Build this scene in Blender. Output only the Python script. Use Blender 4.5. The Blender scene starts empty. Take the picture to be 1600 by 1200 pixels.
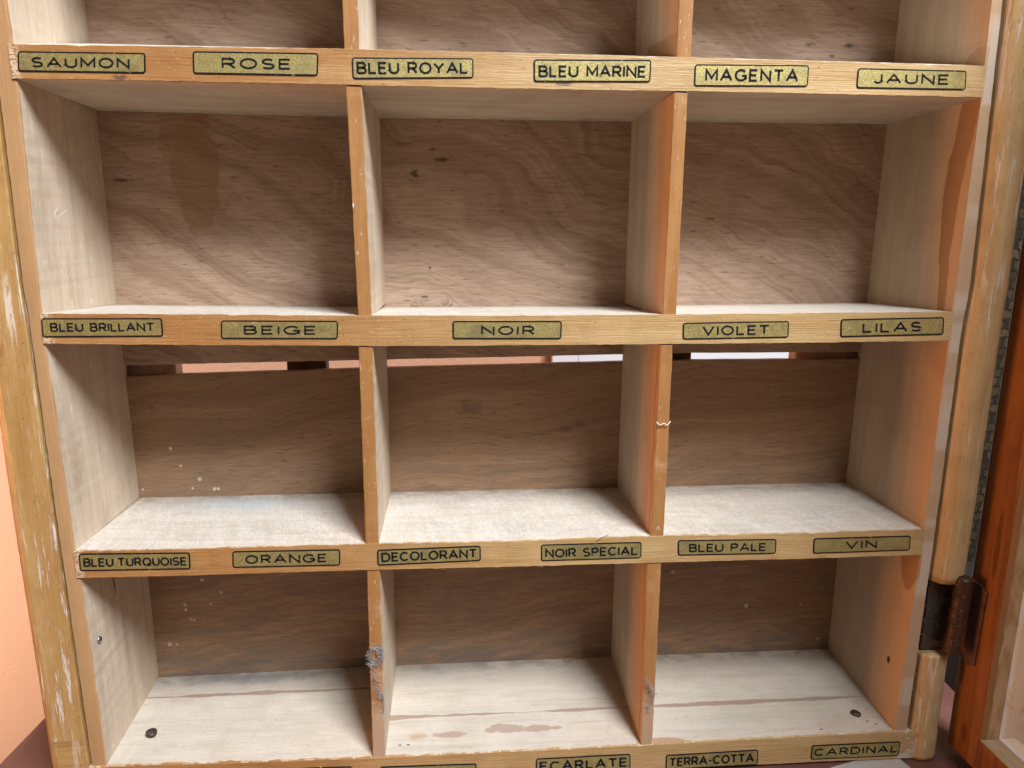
import bpy, bmesh, math, random
from mathutils import Vector, Matrix
R = random.Random(7)
S = bpy.context.scene
COL = S.collection

# ---------------------------------------------------------------- camera
cam_d = bpy.data.cameras.new('camera'); cam = bpy.data.objects.new('camera', cam_d); COL.objects.link(cam)
right = Vector((0.9969660901, -0.0775977807, 0.0060991440))
down = Vector((-0.0097232324, -0.2018998195, -0.9793579129))
fwd = Vector((0.0772274166, 0.9763273259, -0.2020417749))
M = Matrix((right, -down, -fwd)).transposed().to_4x4(); M.translation = Vector((0.16757, -0.29990, 0.21312))
cam.matrix_world = M
cam_d.sensor_width = 36.0; cam_d.lens = 36.0 * 1099.7 / 1600.0
cam_d.clip_start = 0.01; cam_d.clip_end = 50
S.camera = cam

# ---------------------------------------------------------------- light
W = bpy.data.worlds.new('World'); S.world = W; W.use_nodes = True
bg = W.node_tree.nodes['Background']; bg.inputs[0].default_value = (1.0, 0.72, 0.48, 1); bg.inputs[1].default_value = 0.085

def area(name, loc, target, size, power, col, size_y=None):
    d = bpy.data.lights.new(name, 'AREA'); d.energy = power; d.color = col; d.size = size
    if size_y: d.shape = 'RECTANGLE'; d.size_y = size_y
    o = bpy.data.objects.new(name, d); COL.objects.link(o)
    o.location = loc
    o.rotation_euler = (Vector(target) - Vector(loc)).to_track_quat('-Z', 'Y').to_euler()
    return o
area('window_light', (0.19 + 0.56*0.80, -0.80, 0.13 + 1.40*0.80), (0.19, 0, 0.13), 0.46, 49, (0.905, 0.953, 1.0), 0.52)
wl = area('warm_side_light', (-0.75, -0.115, 0.10), (0.2, 0.0, 0.12), 0.26, 1.1, (1.0, 0.40, 0.14), 0.45)
wl.data.spread = math.radians(75)
rl = area('wall_fill_light', (-1.1, -0.7, 0.25), (-0.50, 0.5, -0.15), 0.4, 2.0, (1.0, 0.86, 0.74)); rl.data.spread = math.radians(36)  # added fill that brightens the left of the back wall, no known source
S.view_settings.view_transform = 'Standard'; S.view_settings.look = 'None'
S.view_settings.exposure = 0.0; S.view_settings.gamma = 1.0; S.view_settings.use_curve_mapping = False
S.render.engine = 'CYCLES'

# ---------------------------------------------------------------- node helpers
class NT:
    def __init__(s, name):
        s.m = bpy.data.materials.new(name); s.m.use_nodes = True; s.t = s.m.node_tree
        s.b = s.t.nodes['Principled BSDF']; s.co = s.t.nodes.new('ShaderNodeTexCoord').outputs['Object']
        sep = s.t.nodes.new('ShaderNodeSeparateXYZ'); s.t.links.new(s.co, sep.inputs[0])
        s.x, s.y, s.z = sep.outputs
        s.rnd = s.t.nodes.new('ShaderNodeObjectInfo').outputs['Random']
    def put(s, sock, v):
        if isinstance(v, (int, float)): sock.default_value = v
        elif isinstance(v, (tuple, list)):
            sock.default_value = (tuple(v) + (1,))[:len(sock.default_value)] if len(v) == 3 and len(sock.default_value) == 4 else v
        else: s.t.links.new(v, sock)
    def n(s, op, a, b=0.0, c=0.0, clamp=False):
        q = s.t.nodes.new('ShaderNodeMath'); q.operation = op; q.use_clamp = clamp
        s.put(q.inputs[0], a); s.put(q.inputs[1], b); s.put(q.inputs[2], c); return q.outputs[0]
    def add(s, a, b): return s.n('ADD', a, b)
    def sub(s, a, b): return s.n('SUBTRACT', a, b)
    def mul(s, a, b): return s.n('MULTIPLY', a, b)
    def smooth(s, v, lo, hi, a=0.0, b=1.0):
        q = s.t.nodes.new('ShaderNodeMapRange'); q.interpolation_type = 'SMOOTHSTEP'
        s.put(q.inputs[0], v); s.put(q.inputs[1], lo); s.put(q.inputs[2], hi); s.put(q.inputs[3], a); s.put(q.inputs[4], b); return q.outputs[0]
    def vec(s, x, y, z):
        q = s.t.nodes.new('ShaderNodeCombineXYZ'); s.put(q.inputs[0], x); s.put(q.inputs[1], y); s.put(q.inputs[2], z); return q.outputs[0]
    def scl(s, sx, sy, sz, off=0.0, seed=True):
        """object coordinates scaled per axis, shifted by a per-object random amount"""
        o = s.mul(s.rnd, 37.0) if seed else 0.0
        return s.vec(s.n('MULTIPLY_ADD', s.x, sx, s.add(o, off)), s.n('MULTIPLY_ADD', s.y, sy, s.add(o, off*1.7)), s.n('MULTIPLY_ADD', s.z, sz, s.add(o, off*2.3)))
    def noise(s, vec, scale=1.0, det=3.0, rough=0.55, dist=0.0):
        q = s.t.nodes.new('ShaderNodeTexNoise'); s.put(q.inputs['Vector'], vec); s.put(q.inputs['Scale'], scale)
        s.put(q.inputs['Detail'], det); s.put(q.inputs['Roughness'], rough); s.put(q.inputs['Distortion'], dist); return q.outputs['Fac']
    def vor(s, vec, scale=1.0, out='Distance'):
        q = s.t.nodes.new('ShaderNodeTexVoronoi'); s.put(q.inputs['Vector'], vec); s.put(q.inputs['Scale'], scale); return q.outputs[out]
    def mix(s, f, a, b, mode='MIX'):
        q = s.t.nodes.new('ShaderNodeMix'); q.data_type = 'RGBA'; q.blend_type = mode; q.clamp_factor = True
        s.put(q.inputs[0], f); s.put(q.inputs[6], a); s.put(q.inputs[7], b); return q.outputs[2]
    def spot(s, cx, cy, cz, rx, ry, rz, soft=0.5, wob=0.5, ns=260.0):
        """elliptical stain at a fixed place of the piece; a radius of None ignores that axis"""
        acc = None
        for c, v, r in ((cx, s.x, rx), (cy, s.y, ry), (cz, s.z, rz)):
            if r is None: continue
            d = s.n('DIVIDE', s.sub(v, c), r); d = s.mul(d, d); acc = d if acc is None else s.add(acc, d)
        acc = s.n('SQRT', acc)
        w = s.noise(s.scl(ns, ns, ns, seed=False), 1, 3, 0.6)
        acc = s.add(acc, s.mul(s.sub(w, 0.5), wob*2))
        return s.smooth(acc, 1.0 - soft, 1.0 + soft*0.4, 1.0, 0.0)
    def mx(s, *v):
        a = v[0]
        for q in v[1:]: a = s.n('MAXIMUM', a, q)
        return a
    def bump(s, h, dist=0.0003, st=0.6):
        q = s.t.nodes.new('ShaderNodeBump'); s.put(q.inputs['Height'], h); q.inputs['Distance'].default_value = dist; q.inputs['Strength'].default_value = st
        s.t.links.new(q.outputs[0], s.b.inputs['Normal'])
    def out(s, col, rough=0.6, spec=0.4, metal=0.0, coat=0.0):
        s.put(s.b.inputs['Base Color'], col); s.put(s.b.inputs['Roughness'], rough); s.put(s.b.inputs['Specular IOR Level'], spec)
        s.put(s.b.inputs['Metallic'], metal); s.put(s.b.inputs['Coat Weight'], coat); return s.m

# ---------------------------------------------------------------- wood recipes
BARE = (0.625, 0.505, 0.38); BARE_D = (0.33, 0.235, 0.14)
def grain(k, axis, fine=1.0):
    """returns (broad grain, fine fibre, short dark fleck) running along the axis"""
    def sc(l, t, off): return k.scl(*[(l if a == axis else t) for a in 'xyz'], off=off)
    g1 = k.noise(sc(9, 130, 0.0), 1, 4, 0.6, 0.6)
    g2 = k.noise(sc(60, 1500*fine, 3.0), 1, 3, 0.6)
    fl = k.noise(sc(110, 1000, 9.0), 1, 2, 0.5)
    return g1, g2, k.smooth(fl, 0.655, 0.74)

def bare(k, axis, saw=0.0, light=1.0):
    g1, g2, fl = grain(k, axis)
    blot = k.noise(k.scl(34, 34, 34, 5.0), 1, 4, 0.6)
    c = k.mix(k.mul(k.smooth(g1, 0.36, 0.72), 0.55), tuple(v*light for v in BARE), tuple(v*light for v in (0.42, 0.33, 0.225)))
    c = k.mix(k.mul(k.smooth(blot, 0.46, 0.74), 0.38), c, BARE_D)
    c = k.mix(k.mul(k.smooth(g2, 0.35, 0.75), 0.25), c, (0.72, 0.66, 0.57))
    c = k.mix(k.mul(fl, 0.40), c, (0.20, 0.14, 0.09))
    h = k.add(g2, k.mul(g1, 0.4))
    if saw:
        u = k.add(k.mul(k.x, 1.0), k.mul(k.y, 0.22))
        a = k.add(k.mul(k.noise(k.vec(k.mul(u, 1150), k.mul(k.y, 480), k.rnd), 1, 2, 0.6), 0.62), k.mul(k.noise(k.vec(k.mul(u, 300), k.mul(k.y, 40), k.rnd), 1, 3, 0.6), 0.38))
        geo = k.t.nodes.new('ShaderNodeNewGeometry'); sz = k.t.nodes.new('ShaderNodeSeparateXYZ'); k.t.links.new(geo.outputs['Normal'], sz.inputs[0])
        saw = k.smooth(sz.outputs[2], 0.4, 0.6, 0.0, saw)
        c = k.mix(k.smooth(sz.outputs[2], 0.4, 0.6, 0.0, 0.40), c, (0.49, 0.475, 0.445))      # pale dust on what faces up
        c = k.mix(k.mul(k.smooth(a, 0.42, 0.62), saw), c, (0.75, 0.74, 0.725))
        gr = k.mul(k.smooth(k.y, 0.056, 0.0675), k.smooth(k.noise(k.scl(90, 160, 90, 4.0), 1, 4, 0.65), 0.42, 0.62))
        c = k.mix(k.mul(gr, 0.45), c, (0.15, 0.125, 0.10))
        pt = k.noise(k.scl(45, 120, 45, 8.0), 1, 4, 0.6); c = k.mix(k.mul(k.smooth(pt, 0.48, 0.66), 0.28), c, (0.44, 0.35, 0.26))
        st = k.noise(k.scl(16, 300, 300, 6.0), 1, 5, 0.65, 0.5); c = k.mix(k.mul(k.smooth(st, 0.54, 0.72), 0.40), c, (0.36, 0.29, 0.22))
        h = k.add(h, k.mul(k.mul(a, saw), 2.2))
        d = k.noise(k.scl(420, 900, 900, 2.0), 1, 2, 0.5)
        c = k.mix(k.mul(k.smooth(d, 0.64, 0.74), 0.35), c, (0.20, 0.15, 0.12))
    return c, h

def varnish(k, axis, a=(0.40, 0.205, 0.076), b=(0.32, 0.142, 0.045)):
    g1, g2, fl = grain(k, axis)
    c = k.mix(k.smooth(g1, 0.32, 0.70), a, b)
    c = k.mix(k.mul(k.smooth(g2, 0.3, 0.75), 0.14), c, tuple(min(1, v*1.35) for v in a))
    bl = k.noise(k.scl(70, 70, 70, 7.0), 1, 3, 0.6)
    c = k.mix(k.mul(k.smooth(bl, 0.45, 0.7), 0.3), c, tuple(v*0.75 for v in b))
    c = k.mix(k.mul(fl, 0.4), c, (0.16, 0.07, 0.03))
    sp = k.noise(k.scl(800, 800, 800, 4.0), 1, 1, 0.5)
    c = k.mix(k.mul(k.smooth(sp, 0.72, 0.80), 0.6), c, (0.07, 0.03, 0.02))
    return c, g2

def edge_mask(k, depth, amp=0.0022, along=90.0, soft=0.0004):
    """varnish that ran round from the front, also the painted warm bounce: everything nearer the front than a wavering line"""
    w = k.noise(k.scl(along, 20, along, 1.3), 1, 4, 0.6)
    lim = k.n('MULTIPLY_ADD', k.sub(w, 0.5), amp*2, depth)
    return k.smooth(k.sub(lim, k.y), -soft, soft)

def mat_shelf(name, lower=False):
    k = NT(name)
    c, h = bare(k, 'x', saw=0.07 if lower else 0.36)
    v, h2 = varnish(k, 'x')
    # fall of light painted into the varnish: warm orange at the left, yellower to the right
    v2, _ = varnish(k, 'x', (0.48, 0.325, 0.155), (0.40, 0.245, 0.098))
    wob = k.noise(k.scl(40, 40, 40, 2.0), 1, 2, 0.5)
    v = k.mix(k.smooth(k.add(k.x, k.mul(k.sub(wob, 0.5), 0.12)), 0.06, 0.24), v, v2)
    m = edge_mask(k, 0.0012, 0.0016, 140)
    if lower:
        stripe_y = k.smooth(k.x, 0.1255, 0.128, 0.0500, 0.0264)
        ww = k.noise(k.vec(k.mul(k.x, 110), k.mul(k.x, 17), 0.3), 1, 4, 0.65)
        wid = k.n('MAXIMUM', k.n('MULTIPLY_ADD', k.noise(k.vec(k.mul(k.x, 26), 4.2, 0.3), 1, 2), 0.0065, -0.0021), 0.0002)
        d = k.n('ABSOLUTE', k.add(k.sub(k.y, stripe_y), k.mul(k.sub(ww, 0.5), 0.0016)))
        st = k.smooth(d, k.mul(wid, 0.8), wid, 1.0, 0.0)
        c = k.mix(k.mul(st, 0.8), c, (0.30, 0.19, 0.145))
        st2 = k.mx(k.spot(0.1611, 0.0132, 0, 0.010, 0.0020, None, 0.3, 1.1, 170), k.spot(0.190, 0.0155, 0, 0.0105, 0.0030, None, 0.15, 0.9, 150),
                   k.spot(0.2060, 0.0145, 0, 0.008, 0.0024, None, 0.2, 0.9, 150), k.spot(0.2155, 0.0145, 0, 0.004, 0.0012, None, 0.25, 0.7))
        c = k.mix(k.mul(st2, 0.75), c, (0.36, 0.235, 0.185))
        c = k.mix(k.mul(k.spot(0.1455, 0.0128, 0, 0.006, 0.0024, None, 0.6, 0.7), 0.7), c, (0.42, 0.27, 0.16))
        c = k.mix(k.spot(0.268, 0.0, 0, 0.016, 0.0045, None, 0.15, 0.5), c, (0.42, 0.27, 0.18))
        blu = k.mx(k.spot(0.045, 0.064, 0, 0.05, 0.007, None, 0.8, 0.9, 120), k.mul(k.spot(0.155, 0.066, 0, 0.03, 0.006, None, 0.8, 0.9, 120), 0.6))
        c = k.mix(k.mul(blu, 0.55), c, (0.13, 0.16, 0.18))
        for q in ((0.1375, 0.0075), (0.1415, 0.0075), (0.379, 0.0085), (0.3825, 0.0062), (0.352, 0.0045)):
            c = k.mix(k.mul(k.spot(q[0], q[1], 0, 0.0009, 0.0005, None, 0.4, 0.4, 900), 0.9), c, (0.05, 0.045, 0.05))
        # worn pale end of the rail
        wr = k.mul(k.smooth(k.add(k.x, k.mul(k.sub(wob, 0.5), 0.02)), 0.389, 0.394), k.smooth(k.noise(k.scl(160, 160, 160), 1, 4, 0.7), 0.44, 0.56))
        v = k.mix(k.mul(wr, 0.8), v, (0.62, 0.56, 0.50))
        kn = k.spot(0.4035, 0, -0.0355, 0.0022, None, 0.0022, 0.5, 0.5, 700)
        v = k.mix(k.mul(kn, 0.8), v, (0.14, 0.075, 0.045))
    else:
        blu = k.mul(k.spot(0.055, 0.055, 0.078, 0.035, 0.012, 0.01, 0.9, 0.6, 90), 0.4)
        c = k.mix(blu, c, (0.42, 0.55, 0.62))
    v = k.mix(k.mul(k.smooth(k.x, 0.0012, 0.0042, 1.0, 0.0), k.smooth(k.noise(k.scl(700, 400, 1500, 1.0), 1, 3, 0.7), 0.42, 0.54)), v, (0.60, 0.47, 0.33))   # splintered end
    # ink spots on the edge
    for q in ((0.0395, 0.2730), (0.2115, 0.2745)):
        v = k.mix(k.mul(k.spot(q[0], 0, q[1], 0.0035, None, 0.0011, 0.6, 0.9, 500), 0.75), v, (0.075, 0.045, 0.05))
    # pale rubbed line along the top arris, chips
    ch = k.smooth(k.noise(k.scl(500, 300, 900, 2.2), 1, 3, 0.7), 0.60, 0.68)
    v = k.mix(k.mul(ch, 0.18), v, (0.72, 0.60, 0.42))
    ru = k.smooth(k.noise(k.scl(240, 1, 240, 6.2), 1, 3, 0.7), 0.50, 0.60)
    low = k.mul(k.smooth(k.y, 0.0, 0.0022, 1.0, 0.0), k.smooth(k.y, 0.0, 0.0004, 0.0, 1.0))
    col = k.mix(m, c, v)
    col = k.mix(k.mul(k.mul(low, ru), 0.55), col, (0.74, 0.66, 0.54))
    k.bump(k.add(h, h2), 0.00018, 0.7)
    return k.out(col, k.smooth(m, 0, 1, 0.75, 0.42), 0.35)

def mat_upright(name, side):
    """dividers and side boards: bare inside, amber front edge; side picks the runs of varnish and the painted warm bounce"""
    k = NT(name)
    c, h = bare(k, 'z')
    v, h2 = varnish(k, 'z')
    if side == 'left':
        m = edge_mask(k, 0.0016, 0.0016, 60)
        v = k.mix(0.35, v, (0.62, 0.40, 0.22))
        for q in ((0.0082, 0.046, 0.0004), (0.0072, 0.112, 0.0006)):
            pass
        c = k.mix(k.mul(k.spot(0, 0.012, 0.115, None, 0.006, 0.02, 0.9, 0.9, 300), 0.45), c, (0.36, 0.27, 0.17))
        c = k.mix(k.mul(k.spot(0, 0.030, 0.047, None, 0.0011, 0.006, 0.5, 0.4), 0.8), c, (0.14, 0.085, 0.04))
        c = k.mix(k.mul(k.spot(0, 0.035, 0.015, None, 0.0016, 0.03, 0.9, 0.4), 0.35), c, (0.30, 0.23, 0.2))
        wear = k.smooth(k.noise(k.scl(200, 200, 120, 8.0), 1, 4, 0.7), 0.60, 0.68)
        c = k.mix(k.mul(wear, 0.35), c, (0.80, 0.77, 0.70))
    elif side == 'right':
        m = k.mul(edge_mask(k, 0.0009, 0.0004, 60), k.smooth(k.noise(k.vec(2.0, 0.0, k.mul(k.z, 26)), 1, 2, 0.5), 0.46, 0.50))
        pale = (0.52, 0.415, 0.325)
        c = k.mix(k.smooth(k.y, 0.0006, 0.0014, 0.9, 0.0), c, pale)
        v = k.mix(0.65, v, (0.50, 0.36, 0.24))
        # long run of dark varnish in the second row, a shorter one in the bottom row
        wv = k.mul(k.sub(k.noise(k.vec(1.0, 2.0, k.mul(k.z, 75)), 1, 4, 0.6), 0.5), 0.0045)
        cen = k.add(k.add(k.smooth(k.z, 0.180, 0.224, 0.0088, 0.0115), k.smooth(k.z, 0.232, 0.272, 0.0, -0.0045)), wv)
        half = k.smooth(k.z, 0.180, 0.250, 0.0026, 0.0058)
        d = k.n('ABSOLUTE', k.sub(k.y, cen))
        run = k.smooth(k.sub(half, d), -0.0002, 0.0003)
        run = k.mul(run, k.mul(k.smooth(k.z, 0.178, 0.181), k.smooth(k.z, 0.274, 0.276, 1.0, 0.0)))
        run2 = k.spot(0.39, 0.0066, 0.0590, None, 0.0068, 0.0155, 0.06, 0.16, 220)
        run3 = k.mul(k.spot(0.39, 0.004, 0.288, None, 0.009, 0.006, 0.1, 0.3, 200), 0.6)
        run4 = k.mul(k.spot(0.39, 0.003, 0.160, None, 0.012, 0.010, 0.6, 0.3, 200), 0.35)
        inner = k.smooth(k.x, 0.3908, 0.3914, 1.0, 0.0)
        c = k.mix(k.mul(k.mul(k.mx(run, run2, run3, run4), inner), 0.90), c, (0.20, 0.075, 0.018))
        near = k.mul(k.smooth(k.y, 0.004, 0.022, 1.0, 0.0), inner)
        c = k.mix(k.mul(near, 0.40), c, (0.55, 0.33, 0.18)); c = k.mix(k.mul(inner, 0.30), c, (0.50, 0.33, 0.18))  # warm bounce light painted on the inner face, stronger near the front
        c = k.mix(k.mul(k.spot(0.39, 0.0125, 0.0007, None, 0.0013, 0.0022, 0.3, 0.3, 500), 0.95), c, (0.03, 0.015, 0.01))
    else:
        m = edge_mask(k, 0.0010, 0.0010, 70); v = k.mix(0.30, v, (0.30, 0.14, 0.045))
        # warm bounce light painted into the wood, strongest in front, fading towards the back
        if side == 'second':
            warm_bounce = k.add(0.20, k.mul(edge_mask(k, 0.018, 0.006, 30, 0.006), 0.42))
            c = k.mix(warm_bounce, c, (0.50, 0.265, 0.11))
            rn = k.mul(k.smooth(k.n('ABSOLUTE', k.sub(k.y, k.add(0.004, k.mul(k.sub(k.noise(k.vec(3.0, 1.0, k.mul(k.z, 60)), 1, 3), 0.5), 0.006)))), 0.0006, 0.0012, 1.0, 0.0), k.smooth(k.z, 0.178, 0.174))
            c = k.mix(k.mul(rn, 0.6), c, (0.30, 0.12, 0.035))
            t1 = k.mul(k.smooth(k.sub(k.add(0.2985, k.mul(k.sub(0.030, k.y), -0.10)), k.z), -0.0004, 0.0006), k.smooth(k.add(k.y, k.mul(k.sub(k.noise(k.scl(90, 90, 90), 1, 3), 0.5), 0.004)), 0.044, 0.046, 1.0, 0.0))
            c = k.mix(k.mul(k.mul(t1, k.smooth(k.z, 0.27, 0.28)), 0.65), c, (0.40, 0.22, 0.09))
            c = k.mix(k.mul(k.spot(0.26, 0, 0.119, 0.0024, 0.004, 0.006, 0.2, 0.3), 0.5), c, (0.20, 0.09, 0.03))
        lowr = k.smooth(k.add(k.z, k.mul(k.sub(k.noise(k.scl(200, 200, 120), 1, 3), 0.5), 0.03)), -0.012, 0.0, 1.0, 0.0)
        v = k.mix(k.mul(lowr, 0.6), v, (0.50, 0.36, 0.26))
        sc = k.smooth(k.noise(k.scl(900, 900, 260, 3.0), 1, 2, 0.6), 0.66, 0.72)
        v = k.mix(k.mul(sc, 0.5), v, (0.66, 0.50, 0.34))
        v = k.mix(k.spot(0.1256, 0, 0.2262, 0.0006, None, 0.0010, 0.3, 0.3), v, (0.80, 0.78, 0.74))
    col = k.mix(m, c, v)
    k.bump(k.add(h, h2), 0.00014, 0.6)
    return k.out(col, k.smooth(m, 0, 1, 0.72, 0.42), 0.35)

def mat_plywood(name, upper):
    k = NT(name)
    # rotary-cut figure: soft bands following a slowly bending field, sweeping down to the right
    wob = k.sub(k.noise(k.vec(k.mul(k.x, 9), 0.3, k.mul(k.z, 12)), 1, 3, 0.5), 0.5)
    f = k.add(k.add(k.mul(k.z, 38.0), k.mul(k.x, 15.0 if upper else -6.0)), k.mul(wob, 3.4 if upper else 1.6))
    band = k.noise(k.vec(k.mul(f, 2.2), k.mul(k.x, 2.5), 0.7), 1, 4, 0.62)
    band = k.add(k.mul(k.smooth(band, 0.36, 0.66), 0.7), k.mul(k.smooth(k.noise(k.vec(k.mul(f, 15.0), k.mul(k.x, 6), 5.0), 1, 2, 0.5), 0.35, 0.7), 0.3))
    band2 = k.smooth(k.noise(k.vec(k.mul(f, 7.5), k.mul(k.x, 5), 3.1), 1, 2, 0.5), 0.50, 0.70)
    fine = k.noise(k.scl(90, 1, 1300, 2.0), 1, 3, 0.65)
    fine2 = k.noise(k.scl(160, 1, 1100, 6.0), 1, 2, 0.5)
    blot = k.noise(k.scl(22, 1, 26, 3.0), 1, 4, 0.6)
    ln = k.n('ABSOLUTE', k.sub(k.n('FRACT', k.n('MULTIPLY_ADD', k.noise(k.vec(k.mul(k.x, 30), 1.0, k.mul(k.z, 60)), 1, 2), 0.25, k.mul(f, 1.35))), 0.5))
    ln = k.mul(k.smooth(ln, 0.0, 0.075, 1.0, 0.0), k.smooth(k.noise(k.scl(26, 1, 40, 7.0), 1, 2), 0.40, 0.62))
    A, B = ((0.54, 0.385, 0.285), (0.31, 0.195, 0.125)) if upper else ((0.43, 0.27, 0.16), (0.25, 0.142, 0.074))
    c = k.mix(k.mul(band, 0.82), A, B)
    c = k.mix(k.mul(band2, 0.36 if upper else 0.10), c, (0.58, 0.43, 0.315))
    c = k.mix(k.mul(k.smooth(fine, 0.40, 0.70), 0.46), c, (0.23, 0.14, 0.085))
    c = k.mix(k.mul(k.smooth(fine2, 0.62, 0.72), 0.55), c, (0.13, 0.075, 0.045))
    c = k.mix(k.mul(k.smooth(blot, 0.45, 0.75), 0.40), c, (0.24, 0.15, 0.10))
    c = k.mix(k.mul(ln, 0.34 if upper else 0.18), c, (0.19, 0.105, 0.06))
    if upper:
        stain = k.mx(k.spot(0.0415, 0, 0.245, 0.0115, None, 0.030, 0.12, 0.35, 120), k.mul(k.spot(0.037, 0, 0.262, 0.012, None, 0.020, 0.2, 0.4, 140), 0.7))
        c = k.mix(k.mul(stain, 0.50), c, (0.30, 0.15, 0.055))
        for q in ((0.0062, 0.2399, 0.0042, 0.0009), (0.1473, 0.2447, 0.0021, 0.0019), (0.1605, 0.2515, 0.0036, 0.0012), (0.1564, 0.2565, 0.0020, 0.0009),
                  (0.3454, 0.3094, 0.0028, 0.0011), (0.3665, 0.3096, 0.0030, 0.0013), (0.3576, 0.3046, 0.0012, 0.0007), (0.1541, 0.1984, 0.0007, 0.0008), (0.3, 0.224, 0.0025, 0.0005), (0.151, 0.1835, 0.0022, 0.0006)):
            c = k.mix(k.mul(k.spot(q[0], 0, q[1], q[2]*1.1, None, q[3]*1.1, 0.9, 1.0, 600), 0.85), c, (0.06, 0.035, 0.024))
    else:
        for q in ((0.0170, 0.1042), (0.0213, 0.0946), (0.0305, 0.0870), (0.0265, 0.0820), (0.0377, 0.0814), (0.0397, 0.0814), (0.0009, 0.0819), (0.0168, 0.0147), (0.0305, 0.0146),
                  (0.0169, 0.0116), (0.0208, 0.0053), (0.0190, 0.0060), (0.0365, 0.0213), (0.0065, -0.0090), (0.0105, -0.0092), (0.3691, 0.0021), (0.2905, 0.0250), (0.336, 0.0020), (0.027, 0.029), (0.3820, -0.021)):
            r = 0.0006 + 0.0008*R.random()
            c = k.mix(k.mul(k.spot(q[0], 0, q[1], r, None, r*1.1, 0.35, 0.35, 800), 0.85), c, (0.66, 0.62, 0.55))
        c = k.mix(k.mul(k.mx(k.spot(0.174, 0, 0.1235, 0.008, None, 0.005, 0.7, 0.8), k.spot(0.226, 0, 0.1115, 0.004, None, 0.0025, 0.5, 0.5), k.spot(0.2335, 0, 0.115, 0.003, None, 0.0025, 0.5, 0.5)), 0.45), c, (0.14, 0.10, 0.07))
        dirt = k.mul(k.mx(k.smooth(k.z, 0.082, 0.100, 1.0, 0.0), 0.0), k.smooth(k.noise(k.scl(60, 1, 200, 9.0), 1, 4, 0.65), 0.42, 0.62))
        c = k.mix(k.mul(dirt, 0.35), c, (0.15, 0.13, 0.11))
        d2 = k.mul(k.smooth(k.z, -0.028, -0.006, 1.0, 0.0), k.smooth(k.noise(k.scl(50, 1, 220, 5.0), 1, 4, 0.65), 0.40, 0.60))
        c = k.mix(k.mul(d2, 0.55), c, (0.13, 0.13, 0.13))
    k.bump(k.add(fine, k.mul(band, 0.2)), 0.00012, 0.5)
    return k.out(c, 0.62, 0.35)

def mat_moulding(name, axis='z', worn=1.0, a=(0.47, 0.295, 0.115), b=(0.37, 0.20, 0.065), dark=0.45):
    k = NT(name)
    v, h = varnish(k, axis, a, b)
    w0 = k.noise(k.scl(26, 26, 12, 1.0), 1, 3, 0.6)
    sc = (1000, 600, 38) if axis == 'z' else (38, 600, 1000)
    w1 = k.noise(k.scl(*sc, 5.0), 1, 4, 0.65)
    w2 = k.noise(k.scl(330, 300, 30, 5.0), 1, 5, 0.7)
    m = k.mx(k.mul(k.smooth(w1, 0.60, 0.66), k.smooth(w0, 0.40, 0.52)), k.mul(k.smooth(w2, 0.535, 0.59), k.smooth(w0, 0.44, 0.54)))
    v = k.mix(k.mul(m, 0.75*worn), v, (0.70, 0.63, 0.53))
    dk = k.smooth(k.noise(k.scl(60, 60, 30, 9.0), 1, 4, 0.6), 0.56, 0.70)
    v = k.mix(k.mul(dk, dark), v, (0.24, 0.10, 0.025))
    k.bump(k.add(h, k.mul(m, -1.5)), 0.00022, 0.7)
    return k.out(v, k.smooth(m, 0, 1, 0.36, 0.7), 0.45)

def simple(name, col, rough=0.5, spec=0.4, metal=0.0, var=0.25, sc=(60, 60, 60), dark=0.6, bump=0.0):
    k = NT(name)
    n = k.noise(k.scl(*sc), 1, 4, 0.6)
    c = k.mix(k.mul(k.smooth(n, 0.35, 0.7), var*2), col, tuple(v*dark for v in col))
    if bump: k.bump(n, bump, 0.6)
    return k.out(c, rough, spec, metal)

def mat_gold():
    k = NT('gold_leaf_paper')
    n = k.noise(k.scl(1500, 1500, 1500), 1, 2, 0.6); n2 = k.noise(k.scl(240, 240, 240, 2.0), 1, 3, 0.6)
    c = k.mix(k.smooth(n, 0.35, 0.68), (0.50, 0.42, 0.17), (0.33, 0.255, 0.085))
    c = k.mix(k.mul(k.smooth(n2, 0.45, 0.7), 0.35), c, (0.28, 0.21, 0.07))
    n3 = k.noise(k.scl(90, 90, 130, 6.0), 1, 4, 0.65); c = k.mix(k.mul(k.smooth(n3, 0.42, 0.66), k.n('MULTIPLY_ADD', k.rnd, 0.35, 0.25)), c, (0.22, 0.185, 0.10))
    sr = k.noise(k.scl(120, 120, 2400, 9.0), 1, 2, 0.5); c = k.mix(k.mul(k.smooth(sr, 0.66, 0.72), 0.5), c, (0.66, 0.58, 0.36))
    ch = k.smooth(k.noise(k.scl(330, 330, 330, 8.0), 1, 3, 0.7), 0.69, 0.71)
    c = k.mix(ch, c, (0.55, 0.40, 0.24))
    k.bump(k.add(n, n2), 0.00010, 0.8)
    return k.out(c, 0.50, 0.5, k.smooth(ch, 0, 1, 0.6, 0.0))
def mat_ink():
    k = NT('black_print')
    ch = k.smooth(k.noise(k.scl(420, 420, 420, 3.0), 1, 3, 0.75), 0.67, 0.70)
    c = k.mix(ch, (0.010, 0.010, 0.012), (0.42, 0.32, 0.16))
    return k.out(c, 0.6, 0.12)
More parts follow.
